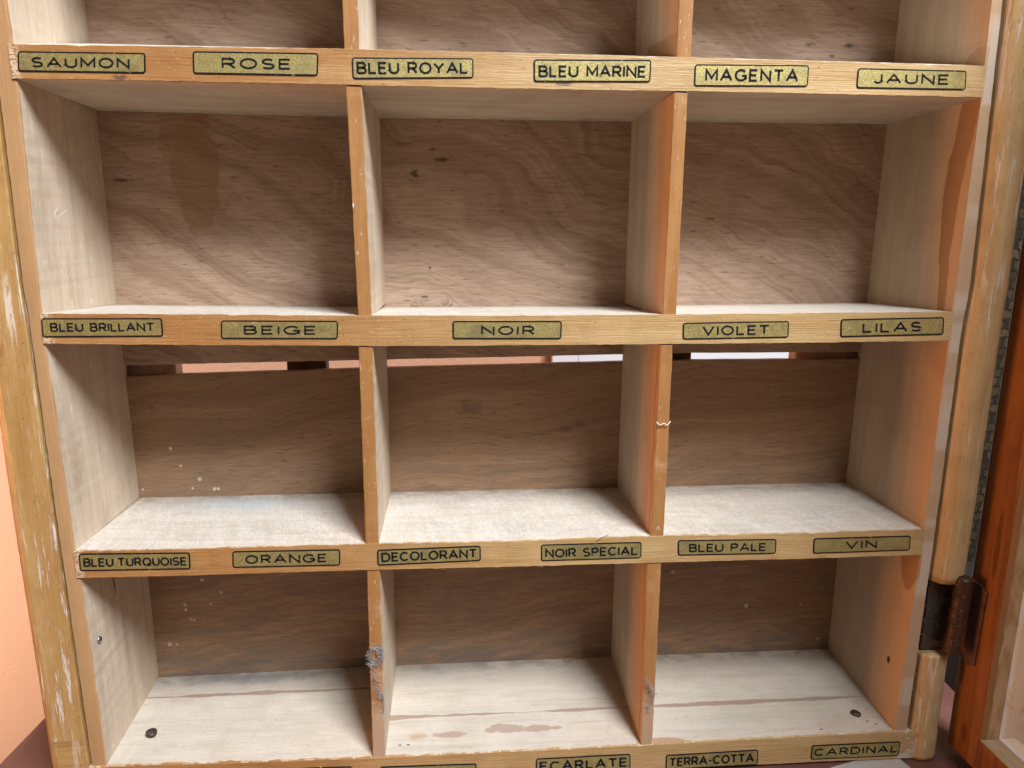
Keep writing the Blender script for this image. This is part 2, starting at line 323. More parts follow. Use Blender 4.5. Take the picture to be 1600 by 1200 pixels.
def mat_rust(name, base, rust, lo=0.45, hi=0.65, metal=0.6, rough=0.45):
    k = NT(name)
    n = k.noise(k.scl(260, 260, 160), 1, 5, 0.65); n2 = k.noise(k.scl(700, 700, 500, 3.0), 1, 3, 0.6)
    f = k.smooth(n, lo, hi)
    c = k.mix(f, base, rust)
    c = k.mix(k.mul(k.smooth(n2, 0.66, 0.72), 0.5), c, (0.45, 0.40, 0.36))
    k.bump(k.add(n, n2), 0.0003, 0.7)
    return k.out(c, k.smooth(f, 0, 1, rough, 0.65), 0.5, k.smooth(f, 0, 1, metal, 0.15))
def mat_tweed():
    k = NT('tweed')
    v = k.scl(1, 1, 1, seed=False)
    q = k.t.nodes.new('ShaderNodeTexBrick'); q.inputs['Scale'].default_value = 1.0
    warp = k.mul(k.sub(k.noise(k.scl(90, 90, 90), 1, 2), 0.5), 0.8)
    k.put(q.inputs['Vector'], k.vec(k.add(k.mul(k.add(k.x, k.y), 95), warp), k.add(k.mul(k.z, 80), warp), 0))
    k.put(q.inputs['Color1'], (0.085, 0.055, 0.025, 1)); k.put(q.inputs['Color2'], (0.014, 0.010, 0.006, 1)); k.put(q.inputs['Mortar'], (0.010, 0.007, 0.005, 1))
    q.inputs['Mortar Size'].default_value = 0.10; q.inputs['Brick Width'].default_value = 0.9; q.inputs['Row Height'].default_value = 0.75
    n = k.noise(k.scl(700, 700, 700), 1, 2)
    c = k.mix(k.mul(n, 0.5), q.outputs['Color'], (0.05, 0.04, 0.025))
    k.bump(k.add(n, q.outputs['Fac']), 0.002, 0.8)
    return k.out(c, 0.9, 0.2)
def mat_door(name, tide=False):
    k = NT(name)
    v, h = varnish(k, 'z', (0.34, 0.135, 0.04), (0.20, 0.068, 0.018))
    if tide:
        w = k.mul(k.sub(k.noise(k.vec(1.0, 0.2, k.mul(k.z, 90)), 1, 4, 0.65), 0.5), 0.0035)
        lim = k.add(0.4245, w)
        raw = k.smooth(k.sub(k.x, lim), -0.0002, 0.0002)
        pale = k.mix(k.smooth(k.noise(k.scl(200, 200, 60), 1, 4, 0.7), 0.4, 0.65), (0.50, 0.33, 0.18), (0.36, 0.21, 0.10))
        v = k.mix(raw, k.mix(0.5, v, (0.36, 0.19, 0.08)), pale)
    else:
        g = k.noise(k.vec(k.mul(k.y, 260), 2.0, k.mul(k.z, 7)), 1, 3, 0.6, 0.5)
        v = k.mix(k.mul(k.smooth(g, 0.55, 0.68), 0.5), v, (0.13, 0.035, 0.008))
        dr = k.mx(k.spot(0, -0.009, 0.073, None, 0.0018, 0.018, 0.3, 0.4, 150), k.spot(0, -0.0065, -0.030, None, 0.0020, 0.006, 0.5, 0.5, 400))
        v = k.mix(k.mul(dr, 0.7), v, (0.10, 0.03, 0.01))
        v = k.mix(k.mul(k.spot(0, 0.0005, 0.003, None, 0.0016, 0.011, 0.4, 0.3, 200), 0.8), v, (0.09, 0.035, 0.015))
    k.bump(h, 0.00015, 0.5)
    return k.out(v, 0.36, 0.45)
def mat_glass():
    k = NT('dusty_glass')
    n = k.noise(k.scl(50, 50, 26), 1, 5, 0.65)
    b = k.t.nodes.new('ShaderNodeBsdfTransparent')
    mixs = k.t.nodes.new('ShaderNodeMixShader')
    c = k.mix(k.smooth(n, 0.58, 0.66), (0.66, 0.79, 0.89), (0.55, 0.42, 0.30))
    k.out(c, 0.25, 0.6)
    k.put(mixs.inputs[0], 0.60); k.t.links.new(b.outputs[0], mixs.inputs[1]); k.t.links.new(k.b.outputs[0], mixs.inputs[2])
    k.t.links.new(mixs.outputs[0], k.t.nodes['Material Output'].inputs['Surface'])
    return k.m

# ---------------------------------------------------------------- measured outlines (metres: x right, z up on the front plane)
TOP1=[(0.00193, 0.28393), (0.06708, 0.28469), (0.12453, 0.28545), (0.19047, 0.28557), (0.26419, 0.2857), (0.32279, 0.28553), (0.38981, 0.28551)]
BOT1=[(0.00106, 0.27191), (0.06604, 0.2722), (0.12473, 0.27219), (0.19055, 0.2723), (0.26952, 0.2728), (0.32407, 0.27302), (0.39026, 0.273)]
TOP2=[(-0.00052, 0.18218), (0.05853, 0.18179), (0.11043, 0.18115), (0.19111, 0.18083), (0.27526, 0.18135), (0.33336, 0.18179), (0.39011, 0.18226)]
BOT2=[(-0.00069, 0.16984), (0.05746, 0.16899), (0.13655, 0.16812), (0.19119, 0.16812), (0.27607, 0.16836), (0.3347, 0.16862), (0.39103, 0.16921)]
TOP3=[(0.00066, 0.07822), (0.04988, 0.0778), (0.13154, 0.07799), (0.19174, 0.07749), (0.26039, 0.07805), (0.32825, 0.07759), (0.39021, 0.07766)]
BOT3=[(0.0006, 0.06583), (0.04886, 0.06544), (0.1254, 0.06554), (0.19182, 0.065), (0.25951, 0.06493), (0.32944, 0.06469), (0.39047, 0.06479)]
TOP4=[(0.00152, -0.02976), (0.07029, -0.03158), (0.12437, -0.03246), (0.19242, -0.03283), (0.26229, -0.03284), (0.33839, -0.03269), (0.38847, -0.03229), (0.40708, -0.03275)]
BOT4=[(0.32627, -0.0474), (0.33975, -0.04744), (0.36697, -0.04773), (0.39109, -0.04819), (0.40739, -0.04819)]
BACK1b=[(-0.00223, 0.27145), (0.13048, 0.27074), (0.2559, 0.27122), (0.39049, 0.2724)]
BACK1t=[(-0.00213, 0.30135), (0.25656, 0.30213), (0.39071, 0.30208)]
BACK2t=[(-0.00219, 0.1796), (0.13114, 0.17831), (0.25607, 0.17866), (0.3898, 0.18025)]
BACK3t=[(-0.00135, 0.07729), (0.1318, 0.07748), (0.2562, 0.07729), (0.38913, 0.07742)]
BACK4t=[(-0.00134, -0.02931), (0.13047, -0.02767), (0.25701, -0.02752), (0.38908, -0.02819)]
LABELS=[
 ('SAUMON',[(0.003, 0.28149), (0.04962, 0.28201), (0.04903, 0.2746), (0.00217, 0.27422)],(0.106, 0.876, 0.27, 0.79)),
 ('ROSE',[(0.06718, 0.28309), (0.11477, 0.28358), (0.11421, 0.27515), (0.06674, 0.27489)],(0.228, 0.782, 0.27, 0.76)),
 ('BLEU ROYAL',[(0.12749, 0.28233), (0.17513, 0.28313), (0.17517, 0.27573), (0.12755, 0.27432)],(0.036, 0.957, 0.2, 0.79)),
 ('BLEU MARINE',[(0.19907, 0.28333), (0.24698, 0.28432), (0.24693, 0.27575), (0.19925, 0.27482)],(0.04, 0.96, 0.26, 0.8)),
 ('MAGENTA',[(0.26501, 0.28306), (0.31311, 0.28382), (0.31329, 0.27546), (0.26511, 0.27463)],(0.092, 0.912, 0.2, 0.79)),
 ('JAUNE',[(0.33406, 0.2832), (0.38162, 0.28328), (0.38216, 0.27563), (0.33422, 0.27536)],(0.152, 0.84, 0.22, 0.76)),
 ('BLEU BRILLANT',[(-0.00107, 0.18035), (0.04646, 0.18024), (0.04633, 0.17258), (-0.00136, 0.17249)],(0.07, 0.933, 0.24, 0.72)),
 ('BEIGE',[(0.0699, 0.17925), (0.11793, 0.1789), (0.11739, 0.17117), (0.06952, 0.17151)],(0.194, 0.812, 0.27, 0.77)),
 ('NOIR',[(0.16571, 0.17876), (0.2127, 0.17863), (0.21258, 0.17071), (0.16562, 0.17094)],(0.26, 0.75, 0.26, 0.77)),
 ('VIOLET',[(0.26597, 0.17764), (0.31386, 0.17835), (0.31431, 0.17088), (0.26628, 0.17026)],(0.18, 0.817, 0.2, 0.8)),
 ('LILAS',[(0.33763, 0.17905), (0.3859, 0.17988), (0.38657, 0.17185), (0.33815, 0.17097)],(0.21, 0.782, 0.22, 0.79)),
 ('BLEU TURQUOISE',[(0.00191, 0.07738), (0.0489, 0.07652), (0.04865, 0.06853), (0.00151, 0.06914)],(0.037, 0.97, 0.26, 0.77)),
 ('ORANGE',[(0.06713, 0.07652), (0.11435, 0.07603), (0.11402, 0.06828), (0.06678, 0.06859)],(0.118, 0.875, 0.24, 0.78)),
 ('DECOLORANT',[(0.13059, 0.07529), (0.17739, 0.07593), (0.17752, 0.06847), (0.13058, 0.0676)],(0.04, 0.966, 0.18, 0.79)),
 ('NOIR SPECIAL',[(0.20512, 0.07562), (0.25217, 0.07558), (0.25232, 0.06751), (0.20524, 0.06744)],(0.04, 0.964, 0.25, 0.8)),
 ('BLEU PALE',[(0.26929, 0.07595), (0.31689, 0.07519), (0.31721, 0.06775), (0.26972, 0.06823)],(0.11, 0.898, 0.24, 0.8)),
 ('VIN',[(0.33503, 0.07497), (0.38346, 0.07503), (0.38371, 0.06748), (0.33553, 0.06713)],(0.327, 0.653, 0.22, 0.76)),
 ('CARDINAL',[(0.34507, -0.03761), (0.39224, -0.03791), (0.39207, -0.04636), (0.34501, -0.04588)],(0.03, 0.98, 0.22, 0.74)),
 ('TERRA-COTTA',[(0.26958, -0.03887), (0.31701, -0.03843), (0.31747, -0.04721), (0.26978, -0.0472)],(0.034, 0.958, 0.2, 0.8)),
 ('ECARLATE',[(0.20428, -0.03712), (0.25147, -0.03713), (0.25184, -0.04612), (0.20424, -0.04601)],(0.038, 0.967, 0.2, 0.8)),
 ('',[(0.12849, -0.03714), (0.17503, -0.0381), (0.17499, -0.04696), (0.12822, -0.04589)],(0, 0, 0, 0)),
 ('',[(0.06708, -0.03507), (0.11511, -0.03617), (0.11478, -0.0447), (0.06652, -0.04349)],(0, 0, 0, 0)),
]
M_SHELF = mat_shelf('shelf_wood'); M_BOTTOM = mat_shelf('bottom_shelf_wood', True)
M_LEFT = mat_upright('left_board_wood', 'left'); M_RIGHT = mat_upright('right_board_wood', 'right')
M_DIV1 = mat_upright('divider_wood', 'first'); M_DIV2 = mat_upright('stained_glow_divider_wood', 'second')
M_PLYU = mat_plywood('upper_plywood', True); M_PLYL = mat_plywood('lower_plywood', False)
M_MOUL = mat_moulding('worn_golden_varnish'); M_MOUR = mat_moulding('golden_varnish', worn=0.75, a=(0.53, 0.39, 0.20), b=(0.45, 0.285, 0.12), dark=0.22)
M_BLOCK = mat_moulding('golden_varnish_cross', 'x', worn=0.35, a=(0.45, 0.275, 0.10), b=(0.36, 0.19, 0.06))
M_GOLD = mat_gold(); M_INK = mat_ink()
M_LEAF = mat_rust('blackened_steel', (0.10, 0.085, 0.075), (0.045, 0.032, 0.028), metal=0.7, rough=0.24)
M_KNUC = mat_rust('bronzed_steel', (0.11, 0.058, 0.032), (0.035, 0.018, 0.012), 0.42, 0.58, 0.75, 0.38)
M_RUST = mat_rust('rusty_steel', (0.17, 0.085, 0.06), (0.10, 0.04, 0.024), metal=0.4)
M_NAIL = simple('rusty_nail', (0.095, 0.060, 0.050), 0.55, 0.5, 0.5, 0.3, (900, 900, 900), 0.4, 0.0003)
M_STEEL = simple('bright_nail', (0.35, 0.35, 0.36), 0.3, 0.5, 0.9, 0.3, (900, 900, 900))
M_DOOR = mat_door('orange_varnish'); M_REVEAL = mat_door('stained_reveal', True); M_GLASS = mat_glass()
M_RAILTOP = simple('bare_worn_rail', (0.50, 0.36, 0.23), 0.6, 0.35, 0, 0.4, (160, 40, 160), 0.7, 0.0002)
M_BATTEN = simple('brown_batten', (0.16, 0.085, 0.045), 0.6, 0.3, 0, 0.3, (300, 300, 40)); M_GREYBAT = simple('grey_batten', (0.72, 0.53, 0.42), 0.7, 0.3, 0, 0.3, (300, 300, 40))
M_TANBAT = simple('tan_batten', (0.78, 0.52, 0.34), 0.6, 0.3, 0, 0.2, (300, 300, 40))
M_DUST = simple('dust', (0.36, 0.34, 0.33), 0.95, 0.1, 0, 0.3, (800, 800, 800)); M_WHITE_FIB = simple('white_fibre', (0.72, 0.68, 0.64), 0.8, 0.2)
M_STRAW = simple('straw_fibre', (0.55, 0.44, 0.30), 0.8, 0.2, 0, 0.4, (900, 900, 900), 0.4)

# ---------------------------------------------------------------- mesh helpers
def tag(o, label, cat, group=None, kind=None):
    o['label'] = label; o['category'] = cat
    if group: o['group'] = group
    if kind: o['kind'] = kind
    return o
def origin_of(p):
    v = Vector((0, 0, 0))
    while p is not None: v = v + p.location; p = p.parent
    return v
def link(name, me, mats, parent=None, bevel=0.0, smooth=False, seg=2, world=True):
    for m in (mats if isinstance(mats, (list, tuple)) else [mats]): me.materials.append(m)
    o = bpy.data.objects.new(name, me); COL.objects.link(o)
    if parent is not None:
        o.parent = parent
        if world: o.location = -origin_of(parent)
    if smooth: me.polygons.foreach_set('use_smooth', [True]*len(me.polygons))
    if bevel:
        b = o.modifiers.new('bevel', 'BEVEL'); b.width = bevel; b.segments = seg; b.limit_method = 'ANGLE'; b.angle_limit = math.radians(40)
    me.update(); return o
def mesh_of(bm, name):
    bmesh.ops.recalc_face_normals(bm, faces=bm.faces[:]); me = bpy.data.meshes.new(name); bm.to_mesh(me); bm.free(); return me
def loft(bm, secs, cap=True):
    rings = [[bm.verts.new(p) for p in s] for s in secs]; n = len(rings[0])
    for a, b in zip(rings, rings[1:]):
        for i in range(n): bm.faces.new((a[i], a[(i+1) % n], b[(i+1) % n], b[i]))
    if cap: bm.faces.new(rings[0][::-1]); bm.faces.new(rings[-1])
def box(bm, x0, x1, y0, y1, z0, z1):
    loft(bm, [[(x0, y0, z), (x1, y0, z), (x1, y1, z), (x0, y1, z)] for z in (z0, z1)])
def one(name, fn, mats, parent=None, **kw):
    bm = bmesh.new(); fn(bm); return link(name, mesh_of(bm, name), mats, parent, **kw)
def interp(pts, x):
    if x <= pts[0][0]:
        (a, b), (c, d) = pts[0], pts[1]
    elif x >= pts[-1][0]:
        return pts[-1][1]
    else:
        for (a, b), (c, d) in zip(pts, pts[1:]):
            if a <= x <= c: break
    if x <= pts[0][0]: return pts[0][1]
    t = (x-a)/(c-a); return b + (d-b)*t
def tube(bm, pts, r, n=5):
    secs = []
    for i, p in enumerate(pts):
        p = Vector(p); a = Vector(pts[max(0, i-1)]); b = Vector(pts[min(len(pts)-1, i+1)]); d = (b-a).normalized()
        u = d.cross(Vector((0.3, 0.9, 0.2))).normalized(); v = d.cross(u)
        rr = r*(0.55 if i in (0, len(pts)-1) else 1.0)
        secs.append([tuple(p + u*math.cos(2*math.pi*j/n)*rr + v*math.sin(2*math.pi*j/n)*rr) for j in range(n)])
    loft(bm, secs)

D = 0.06777
ZB = -0.0487
# ---------------------------------------------------------------- the setting
def wallfn(bm): box(bm, -2.2, 2.4, 0.50, 0.56, -0.745, 2.0)
k = NT('peach_paint'); nz = k.noise(k.scl(3, 3, 3), 1, 3); n2 = k.noise(k.scl(180, 180, 180), 1, 2)
k.bump(k.add(n2, k.noise(k.scl(60, 60, 60), 1, 4, 0.6)), 0.0015, 0.5)
wall = one('wall', wallfn, k.out(k.mix(nz, (0.64, 0.365, 0.24), (0.61, 0.34, 0.222)), 0.6, 0.3)); wall['kind'] = 'structure'; wall['label'] = 'smooth peach painted wall behind the cabinet'
k = NT('oak_floor'); g1, g2, fl = grain(k, 'x')
floor = one('floor', lambda bm: box(bm, -2.2, 2.4, -2.0, 0.50, -0.80, -0.75), k.out(k.mix(g1, (0.45, 0.28, 0.14), (0.33, 0.19, 0.09)), 0.4, 0.4)); floor['kind'] = 'structure'; floor['label'] = 'light wooden floor below the table'

# ---------------------------------------------------------------- table
k = NT('mahogany_varnish'); g1, g2, fl = grain(k, 'y')
sm = k.noise(k.scl(40, 40, 40), 1, 4, 0.6)
tc = k.mix(g1, (0.150, 0.066, 0.052), (0.115, 0.047, 0.036)); tc = k.mix(k.mul(k.smooth(sm, 0.5, 0.7), 0.25), tc, (0.26, 0.13, 0.11))
M_TABLE = k.out(tc, 0.38, 0.5)
table = bpy.data.objects.new('table', None); COL.objects.link(table); table.location = (0.195, -0.05, -0.745)
tag(table, 'narrow reddish brown wooden table carrying the cabinet', 'table')
def ttop(bm):
    # slightly askew to the cabinet
    q = [(-0.0868, -0.26), (0.4330, -0.26), (0.4670, 0.115), (-0.0602, 0.115)]
    loft(bm, [[(x, y, z) for x, y in q] for z in (ZB-0.024, ZB-0.0006)])
one('tabletop', ttop, M_TABLE, table, bevel=0.0012)
for lx, ly in ((-0.05, -0.22), (0.405, -0.22), (0.425, 0.08), (-0.03, 0.08)):
    one('leg', lambda bm: loft(bm, [[(lx-w, ly-w, z), (lx+w, ly-w, z), (lx+w, ly+w, z), (lx-w, ly+w, z)] for z, w in ((-0.745, 0.013), (ZB-0.0242, 0.02))]), M_TABLE, table, bevel=0.002)
one('apron', lambda bm: (box(bm, -0.028, 0.403, -0.232, -0.214, -0.14, ZB-0.0245)), M_TABLE, table, bevel=0.001)

# ---------------------------------------------------------------- cabinet
cab = bpy.data.objects.new('cabinet', None); COL.objects.link(cab); cab.location = (0.195, 0.04, ZB)
tag(cab, 'old varnished wooden pigeonhole cabinet with gold labels and an open glazed door', 'cabinet')

def jz(a): return R.uniform(-a, a)
def shelf(top, bot, backt, backb, mat, x0, x1, ends=(True, True)):
    n = int((x1-x0)/0.0028); secs = []
    chip = 0
    for i in range(n+1):
        x = x0 + (x1-x0)*i/n
        zt, zb = interp(top, x), interp(bot, x); bt, bb = interp(backt, x), interp(backb, x)
        if R.random() < 0.04: chip = R.uniform(0.0002, 0.0005)
        else: chip *= 0.4
        secs.append([(x, 0.0, zb + jz(0.00012)), (x, 0.0, zt + jz(0.00010) - chip), (x, D*0.5, (zt+bt)/2 + jz(0.00006)), (x, D + 0.0006, bt), (x, D + 0.0006, bb), (x, D*0.5, (zb+bb)/2)])
    bm = bmesh.new(); loft(bm, secs)
    for i in range(14):          # torn hairs on the arrises
        x = R.uniform(0.01, 0.38); up = R.random() < 0.4; z = interp(top if up else bot, x); p = Vector((x, -0.0001, z))
        d = Vector((R.uniform(-0.0012, 0.0012), -R.uniform(0.0001, 0.0008), (1 if up else -1)*R.uniform(0.0003, 0.0013)))
        tube(bm, [p, p + d*0.5 + Vector((jz(0.0002), 0, 0)), p + d], 0.00006, 4)
    return link('shelf', mesh_of(bm, 'shelf'), mat, cab, bevel=0.00045)
off = lambda pts, d: [(x, z + d) for x, z in pts]
SH = {}
SH[1] = shelf(TOP1, BOT1, BACK1t, BACK1b, M_SHELF, -0.0004, 0.3904)
SH[2] = shelf(TOP2, BOT2, BACK2t, off(BACK2t, -0.0108), M_SHELF, -0.0014, 0.3904)
SH[3] = shelf(TOP3, BOT3, BACK3t, off(BACK3t, -0.0122), M_SHELF, -0.0003, 0.3904)
SH[0] = shelf(off(TOP1, 0.0935), off(BOT1, 0.0935), off(BACK1t, 0.0935), off(BACK1b, 0.0935), M_SHELF, -0.0004, 0.3904)
B4 = [(-0.03, -0.0455)] + [(0.15, -0.0468)] + BOT4
SH[4] = shelf(TOP4, B4, BACK4t, off(BACK4t, -0.018), M_BOTTOM, -0.0062, 0.4072)

# upright dividers: (shelf row, front bottom xl,xr, front top xl,xr)
DIV = {(1, 1): (0.12467, 0.13047, 0.1245, 0.1310), (1, 2): (0.12619, 0.13177, 0.12472, 0.13071), (1, 3): (0.12556, 0.13154, 0.12581, 0.13163), (1, 4): (0.12515, 0.13109, 0.12567, 0.13142),
       (2, 1): (0.25745, 0.26353, 0.2570, 0.2629), (2, 2): (0.25700, 0.26299, 0.25724, 0.26302), (2, 3): (0.25673, 0.26277, 0.25668, 0.26227), (2, 4): (0.25687, 0.26253, 0.25553, 0.26227)}
TOPS = {1: TOP1, 2: TOP2, 3: TOP3, 4: TOP4}; BOTS = {1: off(BOT1, 0.0935), 2: BOT1, 3: BOT2, 4: BOT3}
DV = {}
for (d, r), (bl, br, tl, tr) in DIV.items():
    xm = (bl+br)/2; z0 = interp(TOPS[r], xm) - 0.0012; z1 = interp(BOTS[r], xm) - 0.00035
    kl, kr = (0.1252, 0.1309) if d == 1 else (0.2562, 0.2622)
    if r == 1: kl, kr = (0.1252, 0.1309) if d == 1 else (0.2566, 0.2626)
    n = 32; secs = []
    for i in range(n+1):
        t = i/n; z = z0 + (z1-z0)*t; xl = bl + (tl-bl)*t; xr = br + (tr-br)*t
        secs.append([(xl + jz(0.00009), 0.0005, z), (xr + jz(0.00012), 0.0005, z), (kr, D + 0.0005, z), (kl, D + 0.0005, z)])
    bm = bmesh.new(); loft(bm, secs)
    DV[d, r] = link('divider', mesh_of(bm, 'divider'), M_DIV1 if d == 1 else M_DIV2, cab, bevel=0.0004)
# white speck and dents of the dividers are part of the wood; side boards
LIN = [(-0.03, 0.0018), (0.0655, 0.0008), (0.083, -0.0004), (0.1693, -0.0013), (0.1925, -0.0011), (0.2708, 0.0009), (0.2992, 0.0005), (0.39, 0.0002)]
LBK = [(-0.03, -0.0013), (0.077, -0.0013), (0.18, -0.0022), (0.27, -0.0022), (0.39, -0.002)]
LOUT = [(-0.03, -0.0047), (0.082, -0.0058), (0.1832, -0.0065), (0.1925, -0.0070), (0.26, -0.0063), (0.39, -0.006)]
def board(z0, z1, fin, fbk, fout, mat, fibres=False):
    n = 130; secs = []; bm = bmesh.new()
    for i in range(n+1):
        z = z0 + (z1-z0)*i/n
        a, b = interp(fout, z), interp(fin, z); s = 1 if b > a else -1
        secs.append([(a + jz(0.00012), 0.0007, z), (b + jz(0.00010), 0.0007, z), (interp(fbk, z), D + 0.003, z), (a, D + 0.003, z)])
    loft(bm, secs)
    if fibres:
        for i in range(26):
            z = R.uniform(-0.02, 0.20); x = interp(fout, z)
            p = Vector((x - 0.0002, 0.0008, z)); d = Vector((R.uniform(0.0004, 0.0016), -R.uniform(0.0, 0.0012), R.uniform(-0.0012, 0.0012)))
            tube(bm, [p, p + d*0.5 + Vector((0, 0, R.uniform(-0.0003, 0.0003))), p + d], 0.00007, 4)
        for i in range(40):      # torn fibres where the saw left the bottom corner
            y = R.uniform(0.002, 0.06); z = -0.0285 - 0.003*(1-y/0.068) + 0.0003
            p = Vector((0.3884 + 0.0008*y/0.06, y, z)); tube(bm, [p, p + Vector((-R.uniform(0.0003, 0.0011), jz(0.0004), -0.0003))], 0.00022, 4)
    return link('side_board', mesh_of(bm, 'side_board'), mat, cab, bevel=0.0004)
LB = board(-0.0312, 0.395, LIN, LBK, LOUT, M_LEFT)
RIN = [(-0.031, 0.3885), (0.0777, 0.3902), (0.1823, 0.3901), (0.273, 0.3903), (0.3108, 0.3893), (0.39, 0.3893)]
RBK = [(-0.031, 0.3891), (0.0777, 0.3891), (0.18, 0.3898), (0.27, 0.3905), (0.39, 0.3907)]
ROUT = [(-0.032, 0.3952), (0.0703, 0.3960), (0.175, 0.3956), (0.1928, 0.3968), (0.3109, 0.3940), (0.39, 0.3938)]
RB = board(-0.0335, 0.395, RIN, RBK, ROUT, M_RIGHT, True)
RB['label'] = 'right side board with dark runs of varnish'

# plywood backs: one above, one below the open slit
def ply(z0f, z1f, y, mat):
    bm = bmesh.new(); secs = []
    for i in range(60):
        x = -0.0045 + 0.3985*i/59; a, b = z0f(x) + jz(0.0001), z1f(x) + jz(0.0001)
        secs.append([(x, y, a), (x, y, b), (x, y + 0.0045, b), (x, y + 0.0045, a)])
    loft(bm, secs); return link('back_panel', mesh_of(bm, 'back_panel'), mat, cab, bevel=0.0003)
ply(lambda x: 0.1490 + (0.1535-0.1490)*min(1, x/0.29) - 0.0003, lambda x: 0.396, D, M_PLYU)
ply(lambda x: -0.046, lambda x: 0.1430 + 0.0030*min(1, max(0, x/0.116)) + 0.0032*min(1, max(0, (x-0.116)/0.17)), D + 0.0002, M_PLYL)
for x0, x1, m in ((-0.018, 0.0207, M_GREYBAT), (0.0775, 0.0980, M_BATTEN), (0.2760, 0.2966, M_BATTEN), (0.3563, 0.4080, M_TANBAT)):
    one('back_batten', lambda bm: box(bm, x0, x1, D + 0.0075, D + 0.0165, -0.040, 0.392), m, cab, bevel=0.0006)

# golden mouldings on both outer sides
def moulding(prof, z0, z1, mat, name='moulding', n=90, jit=0.00005, **kw):
    bm = bmesh.new(); secs = []
    for i in range(n+1):
        z = z0 + (z1-z0)*i/n; s = prof(z); secs.append([(x + jz(jit), y + jz(jit), z) for x, y in s])
    loft(bm, secs); return link(name, mesh_of(bm, name), mat, cab, smooth=kw.pop('smooth', True), **kw)
def left_prof(z):
    g = interp(LOUT, z) - 0.0008; o = -0.0248 + (0.0013*max(0, min(1, (0.08-z)/0.11)))
    P = [(g, 0.0830), (g, 0.0002)]
    P += [(g - 0.0006*(1-math.cos(a)), 0.0002 - 0.0006*math.sin(a)) for a in (0.5, 1.0, 1.57)]
    P += [(o + 0.0045, -0.0004)]
    P += [(o + 0.0042*(1-math.sin(a)), 0.0042 - 0.0042*math.cos(a)) for a in (0.12, 0.3, 0.5, 0.7, 0.9, 1.1, 1.3, 1.57)]
    return P + [(o, 0.0830)]
moulding(left_prof, -0.0150, 0.395, M_MOUL, smooth=False)['label'] = 'left moulding with white scratches'
moulding(left_prof, -0.0487, -0.01505, M_BLOCK, 'corner_block', 12, smooth=False)
def half_round(x0, x1, yc, ya, tail=0.078):
    w = x1 - x0; q = [(x0, tail), (x0, 0.0016), (x0 + 0.0007, 0.0004), (x0 + 0.003, ya + 0.0008), (x0 + 0.006, ya)]
    c = x0 + 0.008; r = x1 - c
    return q + [(c + r*math.sin(a), yc - (yc-ya)*math.cos(a)) for a in [0.5*math.pi*i/12 for i in range(13)]] + [(x1, tail)]
moulding(lambda z: half_round(interp(ROUT, z) + 0.0017, 0.4180, 0.010, -0.0035), 0.0505, 0.395, M_MOUR)['label'] = 'right half-round moulding above the hinge'
moulding(lambda z: half_round(0.3974 if z > -0.033 else 0.3990, 0.4150, 0.0085, -0.0020), -0.0486, 0.0112, M_MOUR, n=30)['label'] = 'short piece of moulding below the hinge'
# strip of wood behind the mortise of the hinge
one('mortise', lambda bm: box(bm, 0.3975, 0.4140, 0.0052, 0.078, 0.0109, 0.0508), M_BATTEN, cab)

